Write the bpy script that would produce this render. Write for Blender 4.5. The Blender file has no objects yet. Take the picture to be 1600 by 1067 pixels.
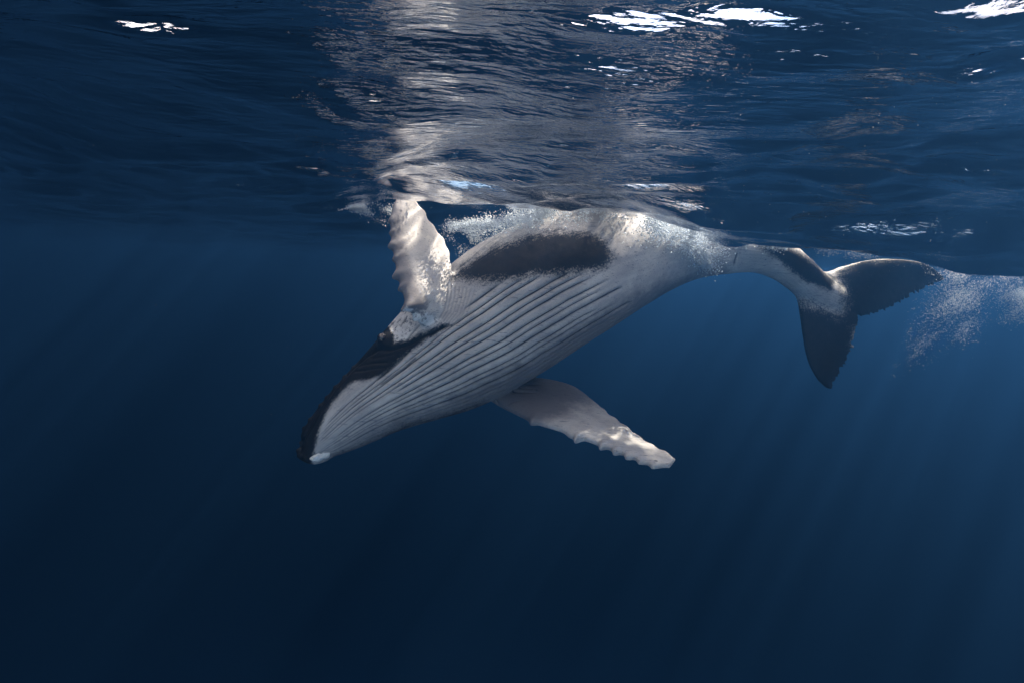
import bpy, math, random
import numpy as np
from mathutils import Vector, Matrix

rng = np.random.default_rng(7)
random.seed(7)
S = bpy.context.scene
COL = S.collection
R = math.radians

# ------------------------------------------------------------------ camera
CAM_Z = -0.60
F_PX = 711.0                                   # focal length in pixels of a 1600 px wide frame
PITCH, ROLL = R(-9.4), R(2.4)
camd = bpy.data.cameras.new('camera')
camd.sensor_width = 36.0
camd.lens = F_PX / 1600 * 36.0
camd.clip_start = 0.02
camd.clip_end = 2000
cam = bpy.data.objects.new('camera', camd)
COL.objects.link(cam)
CP = np.array([0.0, 0.0, CAM_Z])
fw = np.array([0, math.cos(PITCH), math.sin(PITCH)])
r0 = np.array([1.0, 0, 0])
u0 = np.cross(r0, fw)
rt = math.cos(ROLL) * r0 + math.sin(ROLL) * u0
up = -math.sin(ROLL) * r0 + math.cos(ROLL) * u0
M = Matrix(((rt[0], up[0], -fw[0], CP[0]), (rt[1], up[1], -fw[1], CP[1]), (rt[2], up[2], -fw[2], CP[2]), (0, 0, 0, 1)))
cam.matrix_world = M
S.camera = cam

# ------------------------------------------------------------------ light
SUN_AZ, SUN_EL = R(58), R(50)                  # azimuth clockwise from +Y, elevation inside the water
w = bpy.data.worlds.new('World'); S.world = w; w.use_nodes = True
nt = w.node_tree
bg = nt.nodes['Background']; bg.inputs['Strength'].default_value = 0.055
sky = nt.nodes.new('ShaderNodeTexSky'); sky.sky_type = 'NISHITA'; sky.sun_disc = False
sky.sun_elevation = SUN_EL; sky.sun_rotation = SUN_AZ
# broken white cloud over the blue
gen = nt.nodes.new('ShaderNodeTexCoord'); cn = nt.nodes.new('ShaderNodeTexNoise'); cn.inputs['Scale'].default_value = 3.0; cn.inputs['Detail'].default_value = 6
cr = nt.nodes.new('ShaderNodeMapRange'); cr.inputs[1].default_value = .38; cr.inputs[2].default_value = .58
cmx = nt.nodes.new('ShaderNodeMix'); cmx.data_type = 'RGBA'; cmx.inputs[7].default_value = (12.0, 9.4, 7.8, 1)
nt.links.new(gen.outputs['Generated'], cn.inputs['Vector']); nt.links.new(cn.outputs[0], cr.inputs[0]); nt.links.new(cr.outputs[0], cmx.inputs[0])
nt.links.new(sky.outputs[0], cmx.inputs[6]); nt.links.new(cmx.outputs[2], bg.inputs[0])
sl = bpy.data.lights.new('sun', 'SUN'); sl.energy = 4.2; sl.angle = R(0.5); sl.color = (1.0, 0.79, 0.61)
sun = bpy.data.objects.new('sun', sl); COL.objects.link(sun)
sdir = Vector((math.sin(SUN_AZ) * math.cos(SUN_EL), math.cos(SUN_AZ) * math.cos(SUN_EL), math.sin(SUN_EL)))
sun.rotation_euler = sdir.to_track_quat('Z', 'Y').to_euler()
sun.location = sdir * 30
S.view_settings.view_transform = 'Standard'; S.view_settings.look = 'None'
S.view_settings.exposure = 3.38; S.view_settings.gamma = 1.0
S.view_settings.use_curve_mapping = False
S.render.engine = 'CYCLES'
cy = S.cycles
cy.use_denoising = True
try: cy.denoiser = 'OPENIMAGEDENOISE'
except Exception: pass
cy.max_bounces = 6; cy.volume_bounces = 0; cy.glossy_bounces = 3; cy.transmission_bounces = 4
cy.diffuse_bounces = 2; cy.transparent_max_bounces = 12
cy.sample_clamp_indirect = 6.0
cy.caustics_reflective = False; cy.caustics_refractive = False

# ------------------------------------------------------------------ helpers
def pix(px, py, Y):
    """world point lying at distance Y ahead on the line of sight through photograph pixel (px, py)"""
    px, py, Y = np.broadcast_arrays(np.asarray(px, float), np.asarray(py, float), np.asarray(Y, float))
    d = fw + rt * ((px - 800) / F_PX)[..., None] + up * ((533.5 - py) / F_PX)[..., None]
    return CP + d * (Y / d[..., 1])[..., None]

def to_pix(P):
    q = P - CP
    z = q @ fw
    return 800 + F_PX * (q @ rt) / z, 533.5 - F_PX * (q @ up) / z

def seg_dist(px, py, poly, closed=True):
    pts = np.array(poly, float)
    n = len(pts); best = np.full(px.shape, 1e9)
    for i in range(n if closed else n - 1):
        a = pts[i]; b = pts[(i + 1) % n]; ab = b - a
        t = np.clip(((px - a[0]) * ab[0] + (py - a[1]) * ab[1]) / (ab @ ab + 1e-9), 0, 1)
        best = np.minimum(best, np.hypot(px - a[0] - t * ab[0], py - a[1] - t * ab[1]))
    return best

def poly_sd(px, py, poly):
    """signed distance, positive inside"""
    pts = np.array(poly, float); n = len(pts)
    d = seg_dist(px, py, poly)
    ins = np.zeros(px.shape, bool); j = n - 1
    for i in range(n):
        xi, yi = pts[i]; xj, yj = pts[j]
        if yi != yj:
            c = ((yi > py) != (yj > py)) & (px < (xj - xi) * (py - yi) / (yj - yi) + xi)
            ins ^= c
        j = i
    return np.where(ins, d, -d)

def sstep(a, b, x):
    t = np.clip((x - a) / (b - a), 0, 1)
    return t * t * (3 - 2 * t)

def interp_curve(xs, pts, x):
    """smooth (Catmull-Rom) interpolation of rows of pts at increasing xs"""
    pts = np.asarray(pts, float); xs = np.asarray(xs, float); x = np.atleast_1d(x)
    if pts.ndim == 1: pts = pts[:, None]
    m = np.gradient(pts, xs, axis=0)
    i = np.clip(np.searchsorted(xs, x, side='right') - 1, 0, len(xs) - 2)
    h = (xs[i + 1] - xs[i])[:, None]; t = ((x - xs[i])[:, None]) / h
    return ((2*t**3 - 3*t**2 + 1) * pts[i] + (t**3 - 2*t**2 + t) * h * m[i] + (-2*t**3 + 3*t**2) * pts[i+1] + (t**3 - t**2) * h * m[i+1])

def mesh_np(name, V, F, smooth=True):
    V = np.asarray(V, np.float32); F = np.asarray(F, np.int32)
    me = bpy.data.meshes.new(name)
    k = F.shape[1]
    me.vertices.add(len(V)); me.vertices.foreach_set('co', V.ravel())
    me.loops.add(F.size); me.loops.foreach_set('vertex_index', F.ravel())
    me.polygons.add(len(F)); me.polygons.foreach_set('loop_start', np.arange(0, F.size, k, dtype=np.int32))
    me.update(calc_edges=True)
    me.polygons.foreach_set('use_smooth', np.full(len(F), smooth))
    me.validate()
    return me

def link(name, me, mat=None, parent=None):
    o = bpy.data.objects.new(name, me); COL.objects.link(o)
    if mat: me.materials.append(mat)
    if parent: o.parent = parent
    return o

def material(name):
    m = bpy.data.materials.new(name); m.use_nodes = True
    t = m.node_tree; t.nodes.clear()
    return m, t

class NB:
    """tiny node-building helper"""
    def __init__(s, t): s.t = t
    def n(s, ty, **kw):
        x = s.t.nodes.new(ty)
        for k, v in kw.items():
            if k.startswith('i_'): x.inputs[k[2:].replace('_', ' ')].default_value = v
            else: setattr(x, k, v)
        return x
    def l(s, a, b): s.t.links.new(a, b)
    def math(s, op, a, b=0.5, c=None, clamp=False):
        x = s.t.nodes.new('ShaderNodeMath'); x.operation = op; x.use_clamp = clamp
        for i, v in enumerate((a, b) if c is None else (a, b, c)):
            if hasattr(v, 'links'): s.t.links.new(v, x.inputs[i])
            else: x.inputs[i].default_value = v
        return x.outputs[0]
    def maprange(s, v, a, b, c, d, smooth=False):
        x = s.t.nodes.new('ShaderNodeMapRange'); x.clamp = True
        if smooth: x.interpolation_type = 'SMOOTHSTEP'
        s.t.links.new(v, x.inputs[0])
        for i, q in enumerate((a, b, c, d)): x.inputs[i + 1].default_value = q
        return x.outputs[0]
    def mixc(s, f, a, b, mode='MIX'):
        x = s.t.nodes.new('ShaderNodeMix'); x.data_type = 'RGBA'; x.blend_type = mode
        for inp, v in ((x.inputs[0], f), (x.inputs[6], a), (x.inputs[7], b)):
            if hasattr(v, 'links'): s.t.links.new(v, inp)
            else: inp.default_value = v
        return x.outputs[2]

# ------------------------------------------------------------------ water surface
def vnoise(x, y, seed):
    """smooth value noise"""
    r = np.random.default_rng(seed).random((256, 256))
    xi = np.floor(x).astype(int); yi = np.floor(y).astype(int)
    fx = x - xi; fy = y - yi
    fx = fx*fx*fx*(fx*(fx*6-15)+10); fy = fy*fy*fy*(fy*(fy*6-15)+10)
    a = r[xi & 255, yi & 255]; b = r[(xi+1) & 255, yi & 255]; c = r[xi & 255, (yi+1) & 255]; d = r[(xi+1) & 255, (yi+1) & 255]
    return (a*(1-fx) + b*fx)*(1-fy) + (c*(1-fx) + d*fx)*fy - 0.5

def swell(x, y):
    h = np.zeros_like(x)
    h += 0.10 * np.sin(0.55 * y + 0.12 * x + 0.9)
    h -= 0.19 * np.exp(-((y - 0.9) / 1.8) ** 2)      # the sea dips towards the camera
    # long trough running to the right of the whale
    A = np.interp(x, [0.9, 2.2, 3.5, 4.1, 4.7, 5.6, 8], [0, .15, .16, .23, .31, .40, .42])
    yc = 4.8 - 0.05 * x
    h -= A * np.exp(-((y - yc) / 1.35) ** 2)
    # water pushed up over the whale's back
    h += 0.27 * np.exp(-(np.maximum(np.abs(x + 0.1) - 1.45, 0) / .75) ** 2 - ((y - 6.2) / 1.5) ** 2)
    return h

lam_of = lambda k: 2 * math.pi / k
WAVES = []
# steeper wavelets close overhead, through which the sky shows (place found on the swell below each sight line)
WAVELETS = []
for px_, py_, sl, lam_, gx_, gy_ in ((1000,66,-.45,.24,.12,.042), (1165,56,-.47,.22,.13,.026), (235,86,-.56,.20,.11,.022), (146,40,-.62,.18,.03,.02), (1545,112,-.95,.18,.055,.035), (1555,35,-.80,.20,.09,.035), (885,14,-.60,.22,.06,.03)):
    Yr = np.arange(.3, 5, .005); q_ = pix(px_, py_, Yr)
    k_ = np.argmin(np.abs(q_[:, 2] - swell(q_[:, 0], q_[:, 1]))); f_ = Yr[k_] / .8
    WAVELETS.append((q_[k_, 0], q_[k_, 1], sl * lam_ * f_ / (2*math.pi), lam_ * f_, gx_ * f_, gy_ * f_ * 1.3))
for i in range(46):
    lam = 3.2 * (0.905 ** i)
    th = R(80) + rng.normal() * 0.58
    WAVES.append((2*math.pi/lam, th, rng.random()*2*math.pi, 0.0066 * lam ** 1.02 * (0.7 + 0.6*rng.random())))
def wave_h(x, y):
    wx = x + 0.35 * vnoise(x * 0.7, y * 0.7, 3); wy = y + 0.35 * vnoise(x * 0.7 + 9, y * 0.7, 4)
    h = swell(x, y)
    dist = np.hypot(x, y)
    for k, th, ph, a in WAVES:
        fade = 1.0 / (1 + (dist * k / 160.0) ** 2)        # beyond the mesh's own resolution
        if .35 < lam_of(k) < 1.6: a = a * (1 + .5 * sstep(1.4, 2.8, dist))
        if lam_of(k) < .2: a = a * .55
        if lam_of(k) < 1.0: a = a * (0.46 + 0.72 * sstep(1.5, 3.0, dist))
        h = h + a * fade * np.sin(k * (wx * math.cos(th) + wy * math.sin(th)) + ph)
    for cx, cy_, a, lam, gx, gy in WAVELETS:
        h = h + a * np.sin(2*math.pi*(y - cy_ - .10*(x - cx)) / lam) * np.exp(-((x-cx)/gx)**2 - ((y-cy_)/gy)**2)
    # sharper wind ripples in patches
    h = h + 0.10 * (y - 1.1) * np.exp(-((y - 1.1) / .8) ** 2) * sstep(.30, -.15, x) * sstep(-3, -1, x)
    nearer = .35 + .65 * sstep(1.2, 2.5, dist)
    env = 0.4 + 1.2 * sstep(-0.15, 0.3, vnoise(x * 0.5, y * 0.5, 11))
    rid = 1 - np.abs(2 * vnoise(x * 2.1 + 3, y * 3.4, 5)) * 2
    h = h + 0.015 * nearer * env * rid / (1 + (dist / 12) ** 2)
    rid2 = 1 - np.abs(2 * vnoise(x * 5.1 + 1, y * 8.0, 6)) * 2
    h = h + 0.007 * nearer * env * rid2 / (1 + (dist / 8) ** 2)
    return h

def graded(a, b, n, c, p):
    """n positions from a to b, densest near c"""
    t = np.linspace(-1, 1, n)
    s = np.sinh(p * t) / math.sinh(p)
    return np.where(t < 0, c + s * (c - a), c + s * (b - c))
def build_surface():
    nx, ny = 860, 740
    xs = graded(-112, 112, nx, 0.5, 4.9); ys = graded(-16, 122, ny, 2.4, 4.9)
    X, Y = np.meshgrid(xs, ys, indexing='ij')
    Z = wave_h(X, Y)
    V = np.stack([X, Y, Z], -1).reshape(-1, 3)
    i = np.arange(nx - 1)[:, None] * ny + np.arange(ny - 1)[None]
    F = np.stack([i, i + ny, i + ny + 1, i + 1], -1).reshape(-1, 4)
    return mesh_np('water_surface', V, F)

def water_material():
    m, t = material('water_surface'); b = NB(t)
    tc = b.n('ShaderNodeTexCoord')
    mp = b.n('ShaderNodeMapping'); mp.inputs['Scale'].default_value = (1.0, 2.2, 1.0); b.l(tc.outputs['Object'], mp.inputs[0])
    n1 = b.n('ShaderNodeTexNoise', i_Scale=4.5, i_Detail=4.0, i_Roughness=0.5, i_Distortion=0.6); b.l(mp.outputs[0], n1.inputs['Vector'])
    n2 = b.n('ShaderNodeTexNoise', i_Scale=28.0, i_Detail=3.0, i_Roughness=0.5, i_Distortion=0.8); b.l(mp.outputs[0], n2.inputs['Vector'])
    bump = b.n('ShaderNodeBump', i_Strength=0.5, i_Distance=0.02); mp3 = b.n('ShaderNodeMapping'); mp3.inputs['Scale'].default_value = (1.0, 4.0, 1.0); mp3.inputs['Rotation'].default_value = (0, 0, .30); b.l(tc.outputs['Object'], mp3.inputs[0])
    n3 = b.n('ShaderNodeTexNoise', i_Scale=11.0, i_Detail=1.0, i_Roughness=0.4, i_Distortion=0.4); b.l(mp3.outputs[0], n3.inputs['Vector'])
    hh = b.math('ADD', b.math('MULTIPLY', n2.outputs[0], .12), b.math('MULTIPLY', n3.outputs[0], .42))
    b.l(b.math('ADD', n1.outputs[0], hh), bump.inputs['Height'])
    fr = b.n('ShaderNodeFresnel', i_IOR=1.333); b.l(bump.outputs[0], fr.inputs['Normal'])
    gl = b.n('ShaderNodeBsdfGlossy', i_Roughness=0.006); gl.inputs['Color'].default_value = (0.95, 0.97, 1, 1); b.l(bump.outputs[0], gl.inputs['Normal'])
    # caustics and light shafts painted as noise into the transparent colour
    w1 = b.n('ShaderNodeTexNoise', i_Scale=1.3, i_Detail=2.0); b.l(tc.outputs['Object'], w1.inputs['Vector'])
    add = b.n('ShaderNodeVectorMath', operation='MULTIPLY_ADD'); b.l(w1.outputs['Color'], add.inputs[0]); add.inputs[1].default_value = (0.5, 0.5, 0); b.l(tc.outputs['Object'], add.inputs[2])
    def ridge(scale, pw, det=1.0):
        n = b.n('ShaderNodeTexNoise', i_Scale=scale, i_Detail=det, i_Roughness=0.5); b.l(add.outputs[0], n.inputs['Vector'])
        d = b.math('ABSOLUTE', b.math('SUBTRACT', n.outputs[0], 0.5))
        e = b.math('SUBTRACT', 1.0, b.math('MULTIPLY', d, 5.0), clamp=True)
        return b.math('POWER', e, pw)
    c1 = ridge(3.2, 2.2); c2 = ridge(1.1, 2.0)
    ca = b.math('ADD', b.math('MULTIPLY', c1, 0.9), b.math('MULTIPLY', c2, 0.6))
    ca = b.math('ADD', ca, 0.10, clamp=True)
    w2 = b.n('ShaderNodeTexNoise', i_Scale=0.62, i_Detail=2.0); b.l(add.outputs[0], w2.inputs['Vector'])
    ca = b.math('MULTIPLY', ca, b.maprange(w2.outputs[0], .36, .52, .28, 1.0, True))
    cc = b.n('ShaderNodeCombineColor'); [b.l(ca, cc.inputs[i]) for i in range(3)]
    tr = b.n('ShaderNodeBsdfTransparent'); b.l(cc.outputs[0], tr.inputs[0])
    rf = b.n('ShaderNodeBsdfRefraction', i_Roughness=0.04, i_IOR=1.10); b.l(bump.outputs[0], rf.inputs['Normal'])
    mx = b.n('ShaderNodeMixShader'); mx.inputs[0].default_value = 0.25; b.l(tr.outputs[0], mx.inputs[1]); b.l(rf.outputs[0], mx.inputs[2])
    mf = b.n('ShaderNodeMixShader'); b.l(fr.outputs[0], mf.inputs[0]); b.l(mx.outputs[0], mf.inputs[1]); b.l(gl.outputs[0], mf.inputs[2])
    o = b.n('ShaderNodeOutputMaterial'); b.l(mf.outputs[0], o.inputs[0])
    return m
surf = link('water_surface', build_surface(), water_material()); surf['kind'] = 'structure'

# ------------------------------------------------------------------ body of water (closed box of even density)
def haze_box():
    x0, x1, y0, y1, z0, z1 = -120, 120, -22, 130, -90, 1.6
    V = [(x0,y0,z0),(x1,y0,z0),(x1,y1,z0),(x0,y1,z0),(x0,y0,z1),(x1,y0,z1),(x1,y1,z1),(x0,y1,z1)]
    F = [(0,3,2,1),(4,5,6,7),(0,1,5,4),(1,2,6,5),(2,3,7,6),(3,0,4,7)]
    m, t = material('sea_water_volume'); b = NB(t)
    v = b.n('ShaderNodeVolumePrincipled')
    v.inputs['Color'].default_value = (0.0, 0.086, 0.37, 1)      # molecular blue
    v.inputs['Density'].default_value = 0.056
    v.inputs['Anisotropy'].default_value = 0.78
    v.inputs['Absorption Color'].default_value = (0.0, 0.01, 0.03, 1)
    v2 = b.n('ShaderNodeVolumeScatter'); v2.inputs['Density'].default_value = 0.0066; v2.inputs['Anisotropy'].default_value = 0.90
    v2.inputs['Color'].default_value = (.36, .74, 1, 1)
    ad = b.n('ShaderNodeAddShader'); b.l(v.outputs[0], ad.inputs[0]); b.l(v2.outputs[0], ad.inputs[1])
    v3 = b.n('ShaderNodeVolumeAbsorption'); v3.inputs['Density'].default_value = 0.012; v3.inputs['Color'].default_value = (0, .62, 1, 1)   # water swallows red first
    v = b.n('ShaderNodeAddShader'); b.l(ad.outputs[0], v.inputs[0]); b.l(v3.outputs[0], v.inputs[1])
    o = b.n('ShaderNodeOutputMaterial'); b.l(v.outputs[0], o.inputs['Volume'])
    ob = link('haze', mesh_np('haze', V, F, False), m); ob['kind'] = 'stuff'
haze_box()

# ------------------------------------------------------------------ whale: body skin
# pairs of outline points (upper side, lower side) and the distance of the body's axis
ST = [((463,704),(474,718),5.45), ((466,690),(496,722),5.50), ((484,656),(528,712),5.60), ((512,615),(583,689),5.72), ((550,571),(640,664),5.85),
      ((586,527),(700,645),6.0), ((627,480),(765,623),6.15), ((675,436),(820,596),6.3), ((724,397),(872,564),6.4),
      ((787,365),(925,530),6.5), ((855,343),(975,500),6.6), ((930,331),(1020,473),6.72), ((1000,331),(1060,451),6.85),
      ((1070,340),(1098,436),6.98), ((1130,356),(1145,428),7.08), ((1182,366),(1183,427),7.17), ((1222,376),(1214,437),7.26),
      ((1258,402),(1240,456),7.34), ((1288,428),(1264,478),7.42), ((1320,452),(1300,490),7.5)]
def body_axis():
    C = []; Rad = []; U = []
    for a, b_, Y in ST:
        A = pix(a[0], a[1], Y); B = pix(b_[0], b_[1], Y)
        C.append((A + B) / 2); Rad.append(np.linalg.norm(A - B) / 2); U.append((A - B) / np.linalg.norm(A - B))
    C = np.array(C); Rad = np.array(Rad) * 0.985; U = np.array(U)
    s = np.r_[0, np.cumsum(np.linalg.norm(np.diff(C, axis=0), axis=1))]
    return C, Rad, U, s
AC, AR, AU, AS = body_axis()
NS = 420
us = np.linspace(0, AS[-1], NS)
SC = interp_curve(AS, AC, us); SR = interp_curve(AS, AR, us)[:, 0]; SU = interp_curve(AS, AU, us)
ST_T = np.gradient(SC, us, axis=0); ST_T /= np.linalg.norm(ST_T, axis=1)[:, None]
SU -= (SU * ST_T).sum(1)[:, None] * ST_T; SU /= np.linalg.norm(SU, axis=1)[:, None]     # "upper side" direction
SV = np.cross(SU, ST_T)                                                                   # towards the camera side
if SV[NS // 2][1] > 0: SV = -SV
TILT = R(32)                                       # belly midline turned down from the line of sight
VEN = SV * math.cos(TILT) - SU * math.sin(TILT)    # ventral direction
LAT = SV * math.sin(TILT) + SU * math.cos(TILT)    # towards the raised flipper

sn = us / us[-1]
def body_mesh():
    n = 160
    ang = np.linspace(0, 2*math.pi, n, endpoint=False)
    depth = np.interp(sn, [0, .12, .3, .5, .8, 1], [.80, .82, .92, .95, .95, .75])   # flatter head, seen along the line of sight
    V = []
    for i in range(NS):
        c, s_ = np.cos(ang), np.sin(ang)
        p = SC[i] + SR[i] * (np.outer(c * depth[i], SV[i]) + np.outer(s_, SU[i]))
        V.append(p)
    V = np.concatenate(V)
    i = np.arange(NS - 1)[:, None] * n; j = np.arange(n)[None]; k = (j + 1) % n
    F = np.stack([i + j, i + k, i + n + k, i + n + j], -1).reshape(-1, 4).tolist()
    V = V.tolist(); V.append(SC[0] - ST_T[0] * SR[0] * 0.6); V.append(SC[-1] + ST_T[-1] * 0.02)
    a, b_ = len(V) - 2, len(V) - 1
    T = [(q, (q + 1) % n, a) for q in range(n)] + [((NS - 1) * n + (q + 1) % n, (NS - 1) * n + q, b_) for q in range(n)]
    return V, F, T

def wing(pairs, plane, thick, n=260, m=48, bumps=(), serr=None, side=0):
    """a tapered fin lofted between its two outline edges; plane(px,py) gives the distance"""
    P = np.array([[*a, *b_] for a, b_ in pairs], float)
    L3 = pix(P[:, 0], P[:, 1], plane(P[:, 0], P[:, 1])); T3 = pix(P[:, 2], P[:, 3], plane(P[:, 2], P[:, 3]))
    mid = (L3 + T3) / 2
    s = np.r_[0, np.cumsum(np.linalg.norm(np.diff(mid, axis=0), axis=1))]
    q = np.linspace(0, s[-1], n)
    L = interp_curve(s, L3, q); T = interp_curve(s, T3, q); qn = q / s[-1]
    ch = T - L; cl = np.linalg.norm(ch, axis=1)
    ax = np.gradient((L + T) / 2, q, axis=0); ax /= np.linalg.norm(ax, axis=1)[:, None]
    cd = ch / (cl[:, None] + 1e-6)
    N = np.cross(ax, cd); N /= np.linalg.norm(N, axis=1)[:, None]
    th = np.interp(qn, *thick)
    sv = serr(qn) if serr is not None else np.zeros(n)
    lead = np.zeros(n); knob = np.zeros(n)
    for (c0, wd, h) in bumps:
        g = np.exp(-((qn - c0) / wd) ** 2); lead += h * g; knob += 0.5 * h * g
    L = L - cd * lead[:, None]
    ch = T - L
    a = np.linspace(0, 2*math.pi, m, endpoint=False)
    tt = (1 - np.cos(a)) / 2
    prof = np.sign(np.sin(a)) * np.abs(np.sin(a)) ** 0.9 * np.interp(tt, [0, .15, .35, .7, 1], [1.3, 1.2, 1.0, .62, .4])
    V = []
    for i in range(n):
        kn = 1 + (knob[i] / max(th[i], .01)) * np.exp(-(tt / .14) ** 2)
        V.append(L[i] + np.outer(tt, ch[i]) + np.outer(tt ** 9 * sv[i], cd[i]) + np.outer(prof * kn * th[i] / 2 + 0.015 * np.sign(np.sin(a)) * np.abs(np.sin(a)) ** .3, N[i]))
    V = np.concatenate(V)
    i = np.arange(n - 1)[:, None] * m; j = np.arange(m)[None]; k = (j + 1) % m
    F = np.stack([i + j, i + k, i + m + k, i + m + j], -1).reshape(-1, 4).tolist()
    V = V.tolist(); V.append((L[0] + T[0]) / 2 - ax[0] * .01); V.append((L[-1] + T[-1]) / 2 + ax[-1] * .006)
    T_ = [(q_, (q_ + 1) % m, len(V) - 2) for q_ in range(m)] + [((n - 1) * m + (q_ + 1) % m, (n - 1) * m + q_, len(V) - 1) for q_ in range(m)]
    return V, F, T_

# raised flipper: its face looks up and to the right, the tip leans away to the surface
def plane_up(px, py):
    return 5.45 + 0.0046 * (500 - py) + 0.004 * (px - 690) + 0.75 * sstep(462, 535, py + .35 * (px - 700))
RAISED = [((690,540),(752,505)), ((668,517),(736,468)), ((652,501),(722,443)), ((637,480),(708,427)), ((627,450),(703,403)), ((620,424),(698,384)),
          ((615,396),(687,366)), ((611,368),(673,348)), ((611,343),(662,330)), ((614,322),(650,314)), ((622,308),(640,304))]
rb = [(.20,.016,.05),(.255,.020,.10),(.345,.013,.05),(.415,.020,.10),(.515,.015,.055),(.585,.020,.085),(.665,.012,.04),(.735,.018,.065),(.80,.012,.03),(.87,.018,.04)]
flip1 = wing(RAISED, plane_up, ([0, .12, .3, .7, 1], [.30, .26, .16, .10, .05]), bumps=rb,
             serr=lambda q: .012 * np.sin(q * 60) * (q > .45))
# lower flipper on the far side
def plane_dn(px, py):
    return 6.35 + 0.0012 * (px - 800) - 0.0150 * (py - 610)
LOWER = [((735,590),(800,560)), ((752,610),(818,578)), ((775,628),(832,588)), ((806,645),(865,594)), ((842,662),(897,604)), ((875,672),(926,625)), ((905,683),(950,645)),
         ((938,695),(977,665)), ((970,707),(1005,686)), ((1000,719),(1030,701)), ((1028,728),(1048,711)), ((1046,728),(1055,718))]
lb = [(.40,.016,.06),(.60,.03,.05),(.635,.014,.10),(.745,.014,.07),(.81,.014,.07),(.865,.013,.06),(.915,.012,.055),(.96,.012,.05)]
flip2 = wing(LOWER, plane_dn, ([0, .12, .3, .7, 1], [.32, .26, .17, .10, .05]), bumps=lb,
             serr=lambda q: .015 * np.sin(q * 95) * (q > .6))
# flukes: one lobe reaching right and away, the other hanging down and nearer
def plane_fl(px, py):
    return 7.45 + 0.0035 * ((px - 1300) * .707 - (py - 480) * .707)
def jag(seed, amp, f):
    r = np.random.default_rng(seed); k = r.random(400)
    def g(q):
        x = (q + .012 * np.sin(q * 47 + seed) + .006 * np.sin(q * 131)) * f; i = np.floor(x).astype(int); fr = x - i
        return (sstep(.06, .20, q) * sstep(1.0, .93, q)) * amp * (0.15 + 1.4 * k[i]) * (fr ** 1.5 - .5)
    return g
LOBE_R = [((1262,402),(1300,492)), ((1286,424),(1340,494)), ((1318,416),(1358,492)), ((1350,408),(1382,484)), ((1380,405),(1406,472)), ((1410,406),(1428,458)),
          ((1438,411),(1449,448)), ((1458,421),(1465,441)), ((1471,433),(1475,438))]
LOBE_D = [((1238,452),(1330,470)), ((1246,468),(1340,496)), ((1251,495),(1336,518)), ((1255,525),(1330,542)), ((1260,553),(1320,566)), ((1269,577),(1309,585)),
          ((1280,594),(1301,597)), ((1292,605),(1299,607))]
lobe1 = wing(LOBE_R, plane_fl, ([0, .12, .4, 1], [.20, .16, .10, .05]), serr=jag(3, .085, 21))
lobe2 = wing(LOBE_D, plane_fl, ([0, .12, .4, 1], [.20, .16, .10, .05]), serr=jag(5, .075, 20))

def build_whale():
    Vs, Fs = [], []; off = 0
    for V, F, T in (body_mesh(), flip1, flip2, lobe1, lobe2):
        Vs += [tuple(v) for v in V]
        Fs += [tuple(i + off for i in f) for f in F] + [tuple(i + off for i in f) for f in T]
        off += len(V)
    me = bpy.data.meshes.new('source'); me.from_pydata(Vs, [], Fs)
    ob = bpy.data.objects.new('source', me); COL.objects.link(ob)
    import bmesh
    # make every shell face outwards
    bm = bmesh.new(); bm.from_mesh(me); bmesh.ops.recalc_face_normals(bm, faces=bm.faces); bm.to_mesh(me); bm.free()
    md = ob.modifiers.new('r', 'REMESH'); md.mode = 'VOXEL'; md.voxel_size = 0.0125; md.adaptivity = 0
    dg = bpy.context.evaluated_depsgraph_get()
    ev = ob.evaluated_get(dg); m2 = ev.to_mesh()
    nv = len(m2.vertices); V = np.empty(nv * 3, np.float32); m2.vertices.foreach_get('co', V); V = V.reshape(-1, 3).astype(float)
    nf = len(m2.polygons); F = np.empty(nf * 4, np.int32)
    m2.loops.foreach_get('vertex_index', F); F = F.reshape(-1, 4)
    ev.to_mesh_clear(); bpy.data.objects.remove(ob); bpy.data.meshes.remove(me)
    print('whale verts', nv)
    E = np.concatenate([F[:, [0, 1]], F[:, [1, 2]], F[:, [2, 3]], F[:, [3, 0]]])
    E = np.concatenate([E, E[:, ::-1]])
    deg = np.bincount(E[:, 0], minlength=nv)[:, None]
    def smooth(V, wt, it):
        for _ in range(it):
            A = np.stack([np.bincount(E[:, 0], weights=V[E[:, 1], c], minlength=nv) for c in range(3)], -1) / deg
            V = V + wt * (A - V)
        return V
    # blend where the fins leave the body
    wt = np.zeros(nv)
    for c, r_ in (((715,470,5.75), .50), ((690,500,5.7), .30), ((800,590,6.35), .20), ((1285,450,7.42), .55)):
        d = np.linalg.norm(V - pix(*c), axis=1)
        wt = np.maximum(wt, sstep(r_, r_ * .4, d))
    V = smooth(V, (wt * .6)[:, None], 90)
    V = smooth(V, 0.5, 3)
    return V, F, E, nv, deg

WV, WF, WE, WN, WDEG = build_whale()
def normals(V):
    a = V[WF[:, 2]] - V[WF[:, 0]]; b_ = V[WF[:, 3]] - V[WF[:, 1]]
    fn = np.cross(a, b_); N = np.zeros_like(V)
    for k in range(4):
        for c in range(3): N[:, c] += np.bincount(WF[:, k], weights=fn[:, c], minlength=len(V))
    return N / (np.linalg.norm(N, axis=1)[:, None] + 1e-12)
WNRM = normals(WV)
if ((WNRM * (WV - WV.mean(0))).sum(1)).mean() < 0: WNRM = -WNRM; WF = WF[:, ::-1]
view = CP - WV; view /= np.linalg.norm(view, axis=1)[:, None]
facing = (WNRM * view).sum(1)
PX, PY = to_pix(WV)
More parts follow.
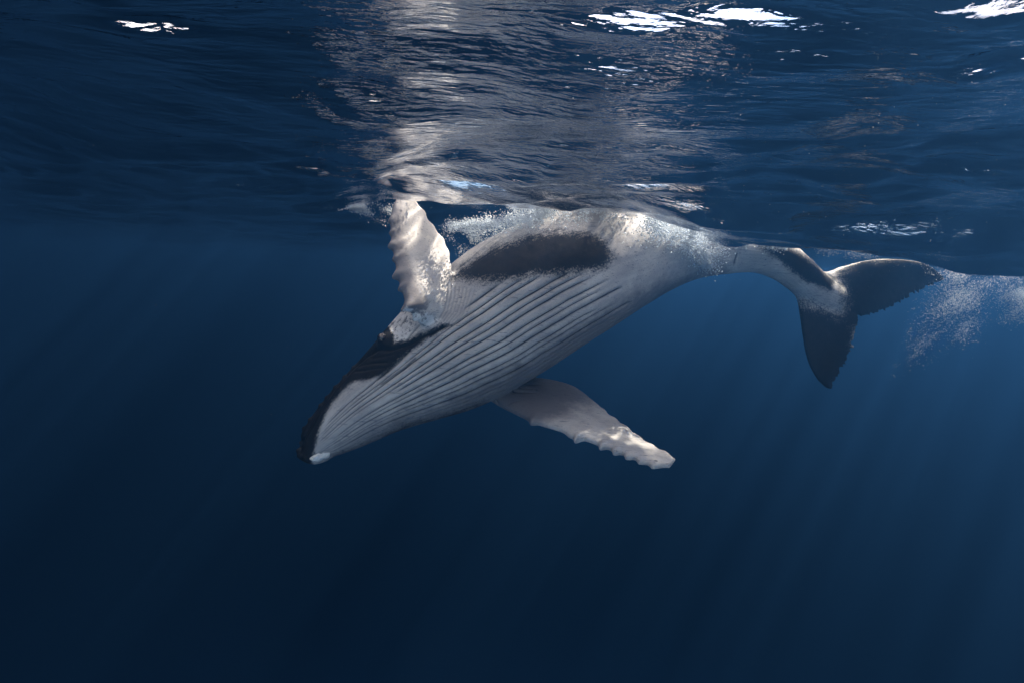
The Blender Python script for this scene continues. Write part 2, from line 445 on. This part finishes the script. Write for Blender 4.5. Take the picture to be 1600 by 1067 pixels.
# body coordinates: position along the axis, angle from the belly midline, distance from the axis
def body_coords(V):
    u = np.empty(len(V)); ph = np.empty(len(V)); rr = np.empty(len(V))
    sub = slice(0, NS, 3); cs = SC[sub]; ts = us[sub]
    for i in range(0, len(V), 20000):
        P = V[i:i+20000]
        d = ((P[:, None, :] - cs[None]) ** 2).sum(-1); k = d.argmin(1)
        kk = np.clip(k * 3, 0, NS - 1)
        t = ((P - SC[kk]) * ST_T[kk]).sum(1)
        uu = np.clip(ts[k] + t, 0, us[-1])
        c = np.stack([np.interp(uu, us, SC[:, a]) for a in range(3)], -1)
        ve = np.stack([np.interp(uu, us, VEN[:, a]) for a in range(3)], -1)
        la = np.stack([np.interp(uu, us, LAT[:, a]) for a in range(3)], -1)
        q = P - c
        u[i:i+20000] = uu; ph[i:i+20000] = np.arctan2((q * la).sum(1), (q * ve).sum(1)); rr[i:i+20000] = np.linalg.norm(q, axis=1)
    return u, ph, rr
BU, BPH, BR = body_coords(WV)
localR = np.interp(BU, us, SR)
on_body = sstep(1.22, 1.06, BR / localR)

def nz(sc, seed):
    return vnoise(WV[:, 0] * sc + WV[:, 2] * sc * .7, WV[:, 1] * sc + WV[:, 2] * sc * .9, seed)
# throat pleats: the field of grooves in body coordinates
PLEATS = [(493,712),(500,680),(515,648),(540,618),(575,596),(612,580),(640,556),(672,530),(708,505),(735,470),(760,448),(800,437),(850,431),(905,424),(935,426),
          (965,440),(985,470),(1010,500),(960,560),(880,640),(760,680),(640,720),(540,740)]
psd = poly_sd(PX, PY, PLEATS)
psd_back = np.minimum(sstep(-R(115), -R(100), BPH) * 60 - 30, (0.54 - BU / us[-1]) * 600)
front = sstep(-.15, .10, facing)
pm = np.where(facing > 0.02, psd, np.minimum(psd, psd_back) if False else psd_back)
pm = np.where((BPH > R(60)) & (facing < .02), -30, pm)
gmask = sstep(-2, 7, pm) * on_body
wob = 0.10 * nz(1.1, 21) + 0.05 * nz(2.7, 22)
PERIOD = R(6.3)
gph = BPH / PERIOD + wob * 2.2 + 0.35 * sstep(.3, 0, BU / us[-1]) * np.sin(BU * 5)
gph = gph + .16 * np.sin(gph * 2.3 + 1)      # pleats of uneven width
kr = np.random.default_rng(12); ki = np.clip(np.round(gph).astype(int) + 40, 0, 79)
g0 = kr.choice([0, .03, .06, .16, .24], 80, p=[.55, .2, .12, .08, .05])[ki]; g1 = kr.uniform(.46, .61, 80)[ki]
un = BU / us[-1]
gmask = gmask * sstep(g0 - .012, g0 + .012, un) * sstep(g1 + .01, g1 - .02, un)   # some grooves start late or end early
gdeep = kr.uniform(.75, 1.25, 80)[ki]
cell = np.abs((gph % 1.0) - 0.5) * 2            # 1 on the groove line, 0 mid-pleat
rib = 1 - cell ** 3
depth = np.interp(BU / us[-1], [0, .08, .2, .5, .6], [.006, .010, .018, .020, .010])
disp = -(1 - rib) * depth * 1.9 * gmask * gdeep
# mouth line, eye folds, wrinkles at the flipper's root and scars, as creases
CREASES = [([(466,705),(474,682),(492,648),(520,606),(548,576),(572,556),(590,547),(612,546),(640,537),(668,522),(700,508)], 3.0, .030),
           ([(560,572),(580,568),(604,566)], 1.6, .008), ([(556,580),(578,577),(600,574)], 1.6, .008), ([(580,560),(600,557),(616,553)], 1.6, .006),
           ([(640,548),(622,566),(606,580),(590,592)], 2.0, .014), ([(648,560),(630,576),(612,588),(596,600)], 2.0, .012),
           ([(655,508),(641,524),(636,533)], 1.6, .014), ([(1152,398),(1148,412)], 2.0, .02),
           ([(632,500),(626,510)], 1.4, .01)]
for k in range(8):
    x0 = 697 + k * 6
    CREASES.append(([(x0 + 2, 446 + k * 1.0), (x0 + 1 - k * .3, 465), (x0 - 3 - k, 485 + k), (x0 - 12 - k * 2, 500 + k)], 1.3, .007 - k * .0004))
crease = np.zeros(WN)
fr_ = sstep(.0, .15, facing)
for pl, wd, dp in CREASES:
    d = seg_dist(PX, PY, pl, False)
    g = np.exp(-(d / wd) ** 2) * fr_
    disp -= dp * g
    crease = np.maximum(crease, g * min(1, dp / .012))
# tubercles along the upper jaw and lip
tub = [(462,702,.03),(467,690,.028),(473,668,.024),(484,655,.022),(499,632,.022),(507,618,.018),(521,602,.018),(534,585,.018),(549,571,.016),(470,711,.03),(478,716,.028)]
for x, y, h in tub:
    P0 = WV[np.argmin((PX - x) ** 2 + (PY - y) ** 2 + np.where(facing > -.2, 0, 1e6))]
    d = np.linalg.norm(WV - P0, axis=1)
    disp += h * np.exp(-(d / .028) ** 2)
# brow round the eye
eye_k = np.argmin((PX - 603) ** 2 + (PY - 532) ** 2 + np.where(facing > .2, 0, 1e6))
eye_c = WV[eye_k]; eye_n = WNRM[eye_k]
d = np.linalg.norm(WV - eye_c, axis=1)
disp += .095 * np.exp(-(d / .12) ** 2) - .030 * np.exp(-(d / .045) ** 2)
disp += .004 * nz(3, 31) + .002 * nz(9, 32)
WV = WV + WNRM * disp[:, None]
eye_c = WV[eye_k]

# pigment: signed fields (in px of the photograph), broken up later by noise in the material
DARK = [
 ([(703,436),(716,418),(745,399),(780,384),(820,369),(865,361),(915,364),(948,380),(960,402),(948,418),(925,425),(890,429),(845,431),(805,435),(775,441),(745,440),(722,438)], 7.0),
 ([(440,730),(445,690),(470,640),(540,560),(575,520),(600,508),(606,520),(603,538),(640,530),(690,506),(706,508),(665,532),(630,556),(614,572),(600,585),(578,592),(555,596),(535,610),(512,638),(499,668),(494,695),(490,712),(486,735)], 3.0),
 ([(1165,350),(1200,370),(1222,376),(1258,402),(1288,424),(1306,436),(1300,456),(1285,452),(1262,444),(1240,426),(1218,408),(1198,395),(1180,380)], 4.0),
 ([(1500,395),(1500,500),(1340,520),(1330,640),(1230,640),(1238,470),(1262,474),(1290,484),(1312,486),(1318,470),(1316,452),(1310,425),(1340,400)], 11.0),
 ([(1040,470),(1085,444),(1130,434),(1185,433),(1215,443),(1245,464),(1240,480),(1180,440),(1100,450)], 3.0),
 ([(594,506),(608,511),(618,525),(617,541),(604,552),(590,552),(580,540),(582,524)], 1.5),
 ([(500,735),(530,712),(570,700),(630,668),(690,652),(760,628),(765,660),(640,720)], 7.0),
]
dark = np.full(WN, -40.0)
for poly, soft in DARK:
    sd = poly_sd(PX, PY, poly) / soft
    dark = np.maximum(dark, sd)
backd = (np.abs(BPH) - R(100)) * 12
dark = np.where(facing > 0.0, dark, np.where(on_body > .5, np.maximum(dark, backd), dark))
dark = np.clip(dark, -6, 6)
# grey mottled flank, chin and face; lower belly's shade also put into the grey
grey = np.clip(poly_sd(PX, PY, [(500,735),(520,702),(600,664),(700,624),(800,572),(890,515),(1000,455),(1080,424),(1130,416),(1140,460),(900,640),(600,760)]) / 20, -2, 2)
fl_grey = np.clip(poly_sd(PX, PY, [(590,300),(622,300),(632,380),(650,440),(668,480),(690,515),(640,520),(600,470)]) / 12, -2, 1.2)
grey = np.maximum(grey, np.where(on_body < .5, fl_grey, -2))
face = np.clip(poly_sd(PX, PY, [(600,512),(630,480),(660,486),(690,500),(665,512),(640,530),(607,538)]) / 5, -2, 2)
face = np.where(facing > 0, face, -2)
wm = mesh_np('humpback_whale', WV, WF)
for nm, arr in (('dark', dark), ('grey', grey), ('facepatch', face), ('pleat', gph), ('pleat_mask', gmask), ('crease', crease), ('along', BU / us[-1])):
    at = wm.attributes.new(nm, 'FLOAT', 'POINT'); at.data.foreach_set('value', np.ascontiguousarray(arr, np.float32))

def skin_material():
    m, t = material('whale_skin'); b = NB(t)
    def A(n):
        x = b.n('ShaderNodeAttribute', attribute_name=n); return x.outputs['Fac']
    tc = b.n('ShaderNodeTexCoord')
    def noise(sc, det=4, ro=.6, dist=0):
        x = b.n('ShaderNodeTexNoise', i_Scale=sc, i_Detail=det, i_Roughness=ro, i_Distortion=dist); b.l(tc.outputs['Object'], x.inputs['Vector']); return x.outputs[0]
    n_edge = b.math('ADD', b.math('MULTIPLY', b.math('SUBTRACT', noise(4, 8, .75), .5), 5.0), b.math('MULTIPLY', b.math('SUBTRACT', noise(45, 2, .7), .5), 4.0))
    st0 = b.n('ShaderNodeTexNoise', i_Scale=1.0, i_Detail=5.0, i_Roughness=.6)
    cv0 = b.n('ShaderNodeCombineXYZ'); b.l(b.math('MULTIPLY', A('along'), 16), cv0.inputs[0]); b.l(b.math('MULTIPLY', A('pleat'), 3.0), cv0.inputs[1]); b.l(cv0.outputs[0], st0.inputs['Vector'])
    n_edge = b.math('ADD', n_edge, b.math('MULTIPLY', b.math('SUBTRACT', st0.outputs[0], .5), 3.0))
    dk = b.maprange(b.math('ADD', A('dark'), n_edge), -1.3, 1.3, 0, 1, True)
    big = noise(1.6, 5, .6)
    pale = b.mixc(b.maprange(big, .35, .65, 0, 1), (.40, .40, .41, 1), (.60, .59, .58, 1))
    streak = b.n('ShaderNodeTexNoise', i_Scale=1.0, i_Detail=4.0)
    cv = b.n('ShaderNodeCombineXYZ'); b.l(b.math('MULTIPLY', A('along'), 22), cv.inputs[0]); b.l(b.math('MULTIPLY', A('pleat'), 1.4), cv.inputs[1]); b.l(cv.outputs[0], streak.inputs['Vector'])
    pale = b.mixc(b.maprange(streak.outputs[0], .40, .70, 0, .5), pale, (.30, .30, .32, 1))
    gr = b.maprange(b.math('ADD', A('grey'), b.math('MULTIPLY', b.math('SUBTRACT', noise(3, 6, .7), .5), 3.0)), -1, 1, 0, .85, True)
    pale = b.mixc(gr, pale, (.11, .11, .13, 1))
    fc = b.maprange(b.math('ADD', A('facepatch'), b.math('MULTIPLY', b.math('SUBTRACT', noise(14, 5, .7), .5), 3.0)), -.5, .5, 0, 1, True)
    mot = b.maprange(noise(13, 7, .75), .50, .58, 0, .85, True)
    pale = b.mixc(fc, pale, b.mixc(mot, (.74, .75, .76, 1), (.10, .10, .11, 1)))
    # groove lines carry dark pigment
    fr = b.math('ABSOLUTE', b.math('SUBTRACT', b.math('FRACT', A('pleat')), .5))
    dn = b.math('MULTIPLY', fr, 2.0)
    ln = b.maprange(b.math('ADD', dn, b.math('MULTIPLY', b.math('SUBTRACT', noise(6, 3), .5), .12)), .77, .94, 0, 1, True)
    ln = b.math('MULTIPLY', ln, A('pleat_mask'))
    pale = b.mixc(b.math('MULTIPLY', ln, .88), pale, (.03, .03, .04, 1))
    pale = b.mixc(b.math('MULTIPLY', A('crease'), .7), pale, (.04, .04, .05, 1))
    # blotches, and thin rake scars
    bl = b.maprange(noise(2.2, 9, .72), .50, .68, 0, .45, True)
    pale = b.mixc(bl, pale, (.22, .22, .235, 1))
    for sx, sy, rot, th_ in ((3, 60, .5, .70), (4, 80, -.7, .72)):
        mpn = b.n('ShaderNodeMapping'); mpn.inputs['Rotation'].default_value = (rot, .3, rot); mpn.inputs['Scale'].default_value = (sx, sy, sy); b.l(tc.outputs['Object'], mpn.inputs[0])
        sn_ = b.n('ShaderNodeTexNoise', i_Scale=1.0, i_Detail=1.0); b.l(mpn.outputs[0], sn_.inputs['Vector'])
        pale = b.mixc(b.maprange(sn_.outputs[0], th_ - .03, th_ + .02, 0, .7, True), pale, (.10, .10, .11, 1))
    # round scars and spots
    vo = b.n('ShaderNodeTexVoronoi', i_Scale=3.2); b.l(tc.outputs['Object'], vo.inputs['Vector'])
    sp = b.maprange(vo.outputs['Distance'], .05, .09, 1, 0, True)
    sel = b.math('GREATER_THAN', noise(2.3, 0), .56)
    pale = b.mixc(b.math('MULTIPLY', b.math('MULTIPLY', sp, sel), .8), pale, (.07, .07, .08, 1))
    darkc = b.mixc(b.maprange(noise(9, 4), .35, .7, 0, 1), (.003, .003, .003, 1), (.012, .011, .010, 1))
    col = b.mixc(dk, pale, darkc)
    fine = noise(60, 4, .7)
    col = b.mixc(.25, col, fine, 'OVERLAY')
    h = b.math('SUBTRACT', b.math('MULTIPLY', noise(35, 5, .7), .3), b.math('MULTIPLY', ln, 1.0))
    bump = b.n('ShaderNodeBump', i_Strength=.5, i_Distance=.012); b.l(h, bump.inputs['Height'])
    p = b.n('ShaderNodeBsdfPrincipled'); b.l(col, p.inputs['Base Color']); b.l(bump.outputs[0], p.inputs['Normal'])
    b.l(b.maprange(noise(12, 3), .3, .7, .42, .62), p.inputs['Roughness'])
    p.inputs['Specular IOR Level'].default_value = .12
    p.inputs['Subsurface Weight'].default_value = 0.0
    o = b.n('ShaderNodeOutputMaterial'); b.l(p.outputs[0], o.inputs[0])
    return m
whale = link('humpback_whale', wm, skin_material())
whale['label'] = 'pale grey humpback whale diving head down just under the surface with pleated throat'
whale['category'] = 'whale'

# eye, lids and the barnacle patch on the chin
def blob(name, c, n, r, flat, mat, parent, seed=0, rough=.0, seg=28):
    n = Vector(n).normalized(); q = n.to_track_quat('Z', 'Y').to_matrix()
    V = []; F = []
    g = np.random.default_rng(seed)
    for i in range(seg // 2 + 1):
        th = math.pi * i / (seg // 2)
        for j in range(seg):
            a = 2 * math.pi * j / seg
            k = 1 + rough * math.sin(3 * a + seed) * math.sin(2 * th + seed) + rough * .5 * math.sin(5 * a + 2 * seed) * math.sin(th)
            v = Vector((math.sin(th) * math.cos(a) * r[0] * k, math.sin(th) * math.sin(a) * r[1] * k, math.cos(th) * flat * k))
            V.append(Vector(c) + q @ v)
    for i in range(seg // 2):
        for j in range(seg):
            F.append((i*seg + j, i*seg + (j+1) % seg, (i+1)*seg + (j+1) % seg, (i+1)*seg + j))
    me = bpy.data.meshes.new(name); me.from_pydata([v[:] for v in V], [], F)
    for p_ in me.polygons: p_.use_smooth = True
    return link(name, me, mat, parent)
def simple(name, col, rough, spec=.5, var=0.0, scale=20):
    m, t = material(name); b = NB(t)
    p = b.n('ShaderNodeBsdfPrincipled', i_Roughness=rough); p.inputs['Specular IOR Level'].default_value = spec
    tc = b.n('ShaderNodeTexCoord'); n = b.n('ShaderNodeTexNoise', i_Scale=scale, i_Detail=5.0); b.l(tc.outputs['Object'], n.inputs['Vector'])
    c2 = tuple(max(0, c * (1 - var)) for c in col[:3]) + (1,)
    b.l(b.mixc(b.maprange(n.outputs[0], .35, .65, 0, 1), (*col[:3], 1), c2), p.inputs['Base Color'])
    bu = b.n('ShaderNodeBump', i_Strength=.4, i_Distance=.01); b.l(n.outputs[0], bu.inputs['Height']); b.l(bu.outputs[0], p.inputs['Normal'])
    o = b.n('ShaderNodeOutputMaterial'); b.l(p.outputs[0], o.inputs[0]); return m
eye_mat = simple('eye', (.012, .010, .012), .12, .8)
lid_mat = simple('eyelid', (.05, .05, .055), .5, .4, .3)
barn_mat = simple('barnacles', (.88, .88, .86), .7, .3, .15, 60)
ec = Vector(eye_c) + Vector(eye_n) * .012
eye = blob('eye', ec, eye_n, (.058, .058), .05, eye_mat, whale)
for k, dy in enumerate((.034, -.034)):
    n_ = Vector(eye_n); upv = (Vector(LAT[60]) - n_ * Vector(LAT[60]).dot(n_)).normalized()
    blob('eyelid', ec + upv * dy + n_ * .004, n_ + upv * (.5 if k == 0 else -.5), (.055, .018), .020, lid_mat, whale)
for x, y, r_ in ((497,714,.07), (508,711,.065), (489,716,.04)):
    k = np.argmin((PX - x) ** 2 + (PY - y) ** 2 + np.where(facing > .02, 0, 1e6))
    bo = blob('barnacle', WV[k], WNRM[k], (r_, r_ * .8), .03, barn_mat, whale, seed=int(x), rough=.12)

# ------------------------------------------------------------------ foam and bubbles (nobody could count them)
octV = np.array([(1,0,0),(-1,0,0),(0,1,0),(0,-1,0),(0,0,1),(0,0,-1)], float)
octF = np.array([(0,2,4),(2,1,4),(1,3,4),(3,0,4),(2,0,5),(1,2,5),(3,1,5),(0,3,5)])
tetV = np.array([(1,1,1),(1,-1,-1),(-1,1,-1),(-1,-1,1)], float) * .8
tetF = np.array([(0,2,1),(0,1,3),(0,3,2),(1,2,3)])
def foam_mat():
    m, t = material('foam'); b = NB(t)
    p = b.n('ShaderNodeBsdfPrincipled', i_Roughness=.25); p.inputs['Base Color'].default_value = (.80, .87, .94, 1)
    tl = b.n('ShaderNodeBsdfTranslucent'); tl.inputs[0].default_value = (.82, .89, .95, 1)
    mx = b.n('ShaderNodeMixShader'); mx.inputs[0].default_value = .5; b.l(p.outputs[0], mx.inputs[1]); b.l(tl.outputs[0], mx.inputs[2])
    o = b.n('ShaderNodeOutputMaterial'); b.l(mx.outputs[0], o.inputs[0]); return m
FM = foam_mat()
def bubbles(name, label, P, r):
    n = len(P)
    big = r > .003; Vs = []; Fs = []; off = 0
    for sel, bv, bf in ((big, octV, octF), (~big, tetV, tetF)):      # the finest are far below a pixel
        q, rr = P[sel], r[sel]
        Vs.append((q[:, None, :] + bv[None] * rr[:, None, None] * rng.uniform(.7, 1.3, (len(q), 1, 3))).reshape(-1, 3))
        Fs.append((bf[None] + (np.arange(len(q)) * len(bv))[:, None, None]).reshape(-1, 3) + off); off += len(q) * len(bv)
    V = np.concatenate(Vs); F = np.concatenate(Fs)
    o = link(name, mesh_np(name, V, F), FM)
    o['kind'] = 'stuff'; o['label'] = label
    return o
def surf_z(P): return wave_h(P[:, 0], P[:, 1])
def cloud(paths, n, spread, rmin, rmax, below=True):
    """points strewn round pixel polylines given as (px, py, Y, density, width)"""
    out = []
    for pts in paths:
        pts = np.array(pts, float)
        t = rng.random(n // len(paths)) * (len(pts) - 1); i = t.astype(int); f = (t - i)[:, None]
        q = pts[i] * (1 - f) + pts[np.minimum(i + 1, len(pts) - 1)] * f
        keep = rng.random(len(q)) < q[:, 3]; q = q[keep]
        P = pix(q[:, 0], q[:, 1], q[:, 2]) + rng.normal(size=(len(q), 3)) * q[:, 4][:, None] * spread
        out.append(P)
    P = np.concatenate(out)
    cl = vnoise(P[:, 0] * 4 + P[:, 2] * 3, P[:, 1] * 4 + P[:, 2] * 6, 41) + .6 * vnoise(P[:, 0] * 11, P[:, 2] * 11 + P[:, 1] * 5, 42)
    P = P[cl > rng.normal(size=len(P)) * .12 - .02]
    P[:, 2] = np.minimum(P[:, 2], surf_z(P) + .0) if below else P[:, 2]
    x_, y_ = to_pix(P)
    P = P[(poly_sd(x_, y_, DARK[0][0]) < -2) | (rng.random(len(P)) < .01)]
    return P, rng.uniform(0, 1, len(P)) ** 6 * (rmax * 1.6 - rmin) + rmin
P, r_ = cloud([[(735,352,6.0,.4,.5),(800,350,6.1,1,.8),(860,345,6.1,1,1),(930,350,6.1,1,1.1),(990,360,6.2,1,1.1),(1060,375,6.4,.9,1),(1110,385,6.6,.9,.9),(1130,380,6.7,.5,.7),(1170,365,6.7,.3,.5)],
               [(820,338,6.3,.8,.8),(880,330,6.3,1,1),(950,332,6.3,1,1),(1060,348,6.5,1,1)],
               [(1150,368,6.6,.6,.4),(1190,372,6.7,.5,.5),(1230,380,6.8,.2,.4)],
               [(1010,345,5.8,.7,.7),(1060,365,6.1,.8,.8),(1110,400,6.4,.6,.7),(1105,420,6.5,.2,.5)]], 170000, .13, .0018, .0085)
bubbles('foam', 'white foam and bubbles washing over the back of the whale at the surface', P, r_)
P, r_ = cloud([[(528,319,5.9,.5,.1),(560,326,6.0,1,.3),(590,332,6.05,1,.5),(612,335,6.1,1,.6)], [(700,354,5.9,.8,.4),(760,350,5.9,1,.4),(830,343,5.9,1,.5)], [(700,360,6.6,.5,.6),(745,365,6.6,.8,.8),(725,400,6.6,.2,.6)]], 40000, .10, .0015, .006)
bubbles('foam', 'small white splash of foam around the raised flipper tip', P, r_)
P, r_ = cloud([[(1500,435,7.6,1,1.3),(1490,470,7.6,1,1.2),(1465,510,7.6,.8,1.1),(1440,545,7.6,.35,.7),(1415,570,7.6,.12,.4),(1395,585,7.6,.06,.3)],
               [(1505,440,7.7,.8,1.2),(1510,490,7.7,.5,.8),(1500,530,7.7,.2,.6)],
               [(1235,388,7.3,.3,.3),(1300,392,7.3,.5,.3),(1400,404,6.6,.3,.3),(1480,425,6.4,.6,.4),(1540,436,6.2,.7,.4),(1600,442,6.2,.8,.5)],
               [(1590,450,7.4,.9,.8),(1600,470,7.4,.7,1.0),(1585,500,7.4,.1,.6)]], 110000, .14, .0012, .0046)
bubbles('bubble_plume', 'rising plume of small white bubbles behind the tail flukes', P, r_)

# specks of plankton and small bubbles drifting close to the camera
n = 900
a = rng.uniform(0, 1, n); Yd = rng.uniform(0.9, 4.5, n)
pxs = np.where(a < .85, rng.normal(1350, 170, n), rng.uniform(0, 1600, n)); pys = np.where(a < .85, rng.normal(190, 140, n), rng.uniform(0, 1067, n))
P = pix(pxs, pys, Yd); ok = P[:, 2] < surf_z(P) - .01
P = P[ok]; Yd = Yd[ok]
bubbles('drifting_specks', 'tiny pale specks of plankton and bubbles drifting in the water', P, rng.uniform(.0002, .0009, len(P)) * np.sqrt(Yd) * np.where(pys[ok] < 420, rng.choice([.6, 1, 1.8], len(P), p=[.55, .35, .10]), .5))
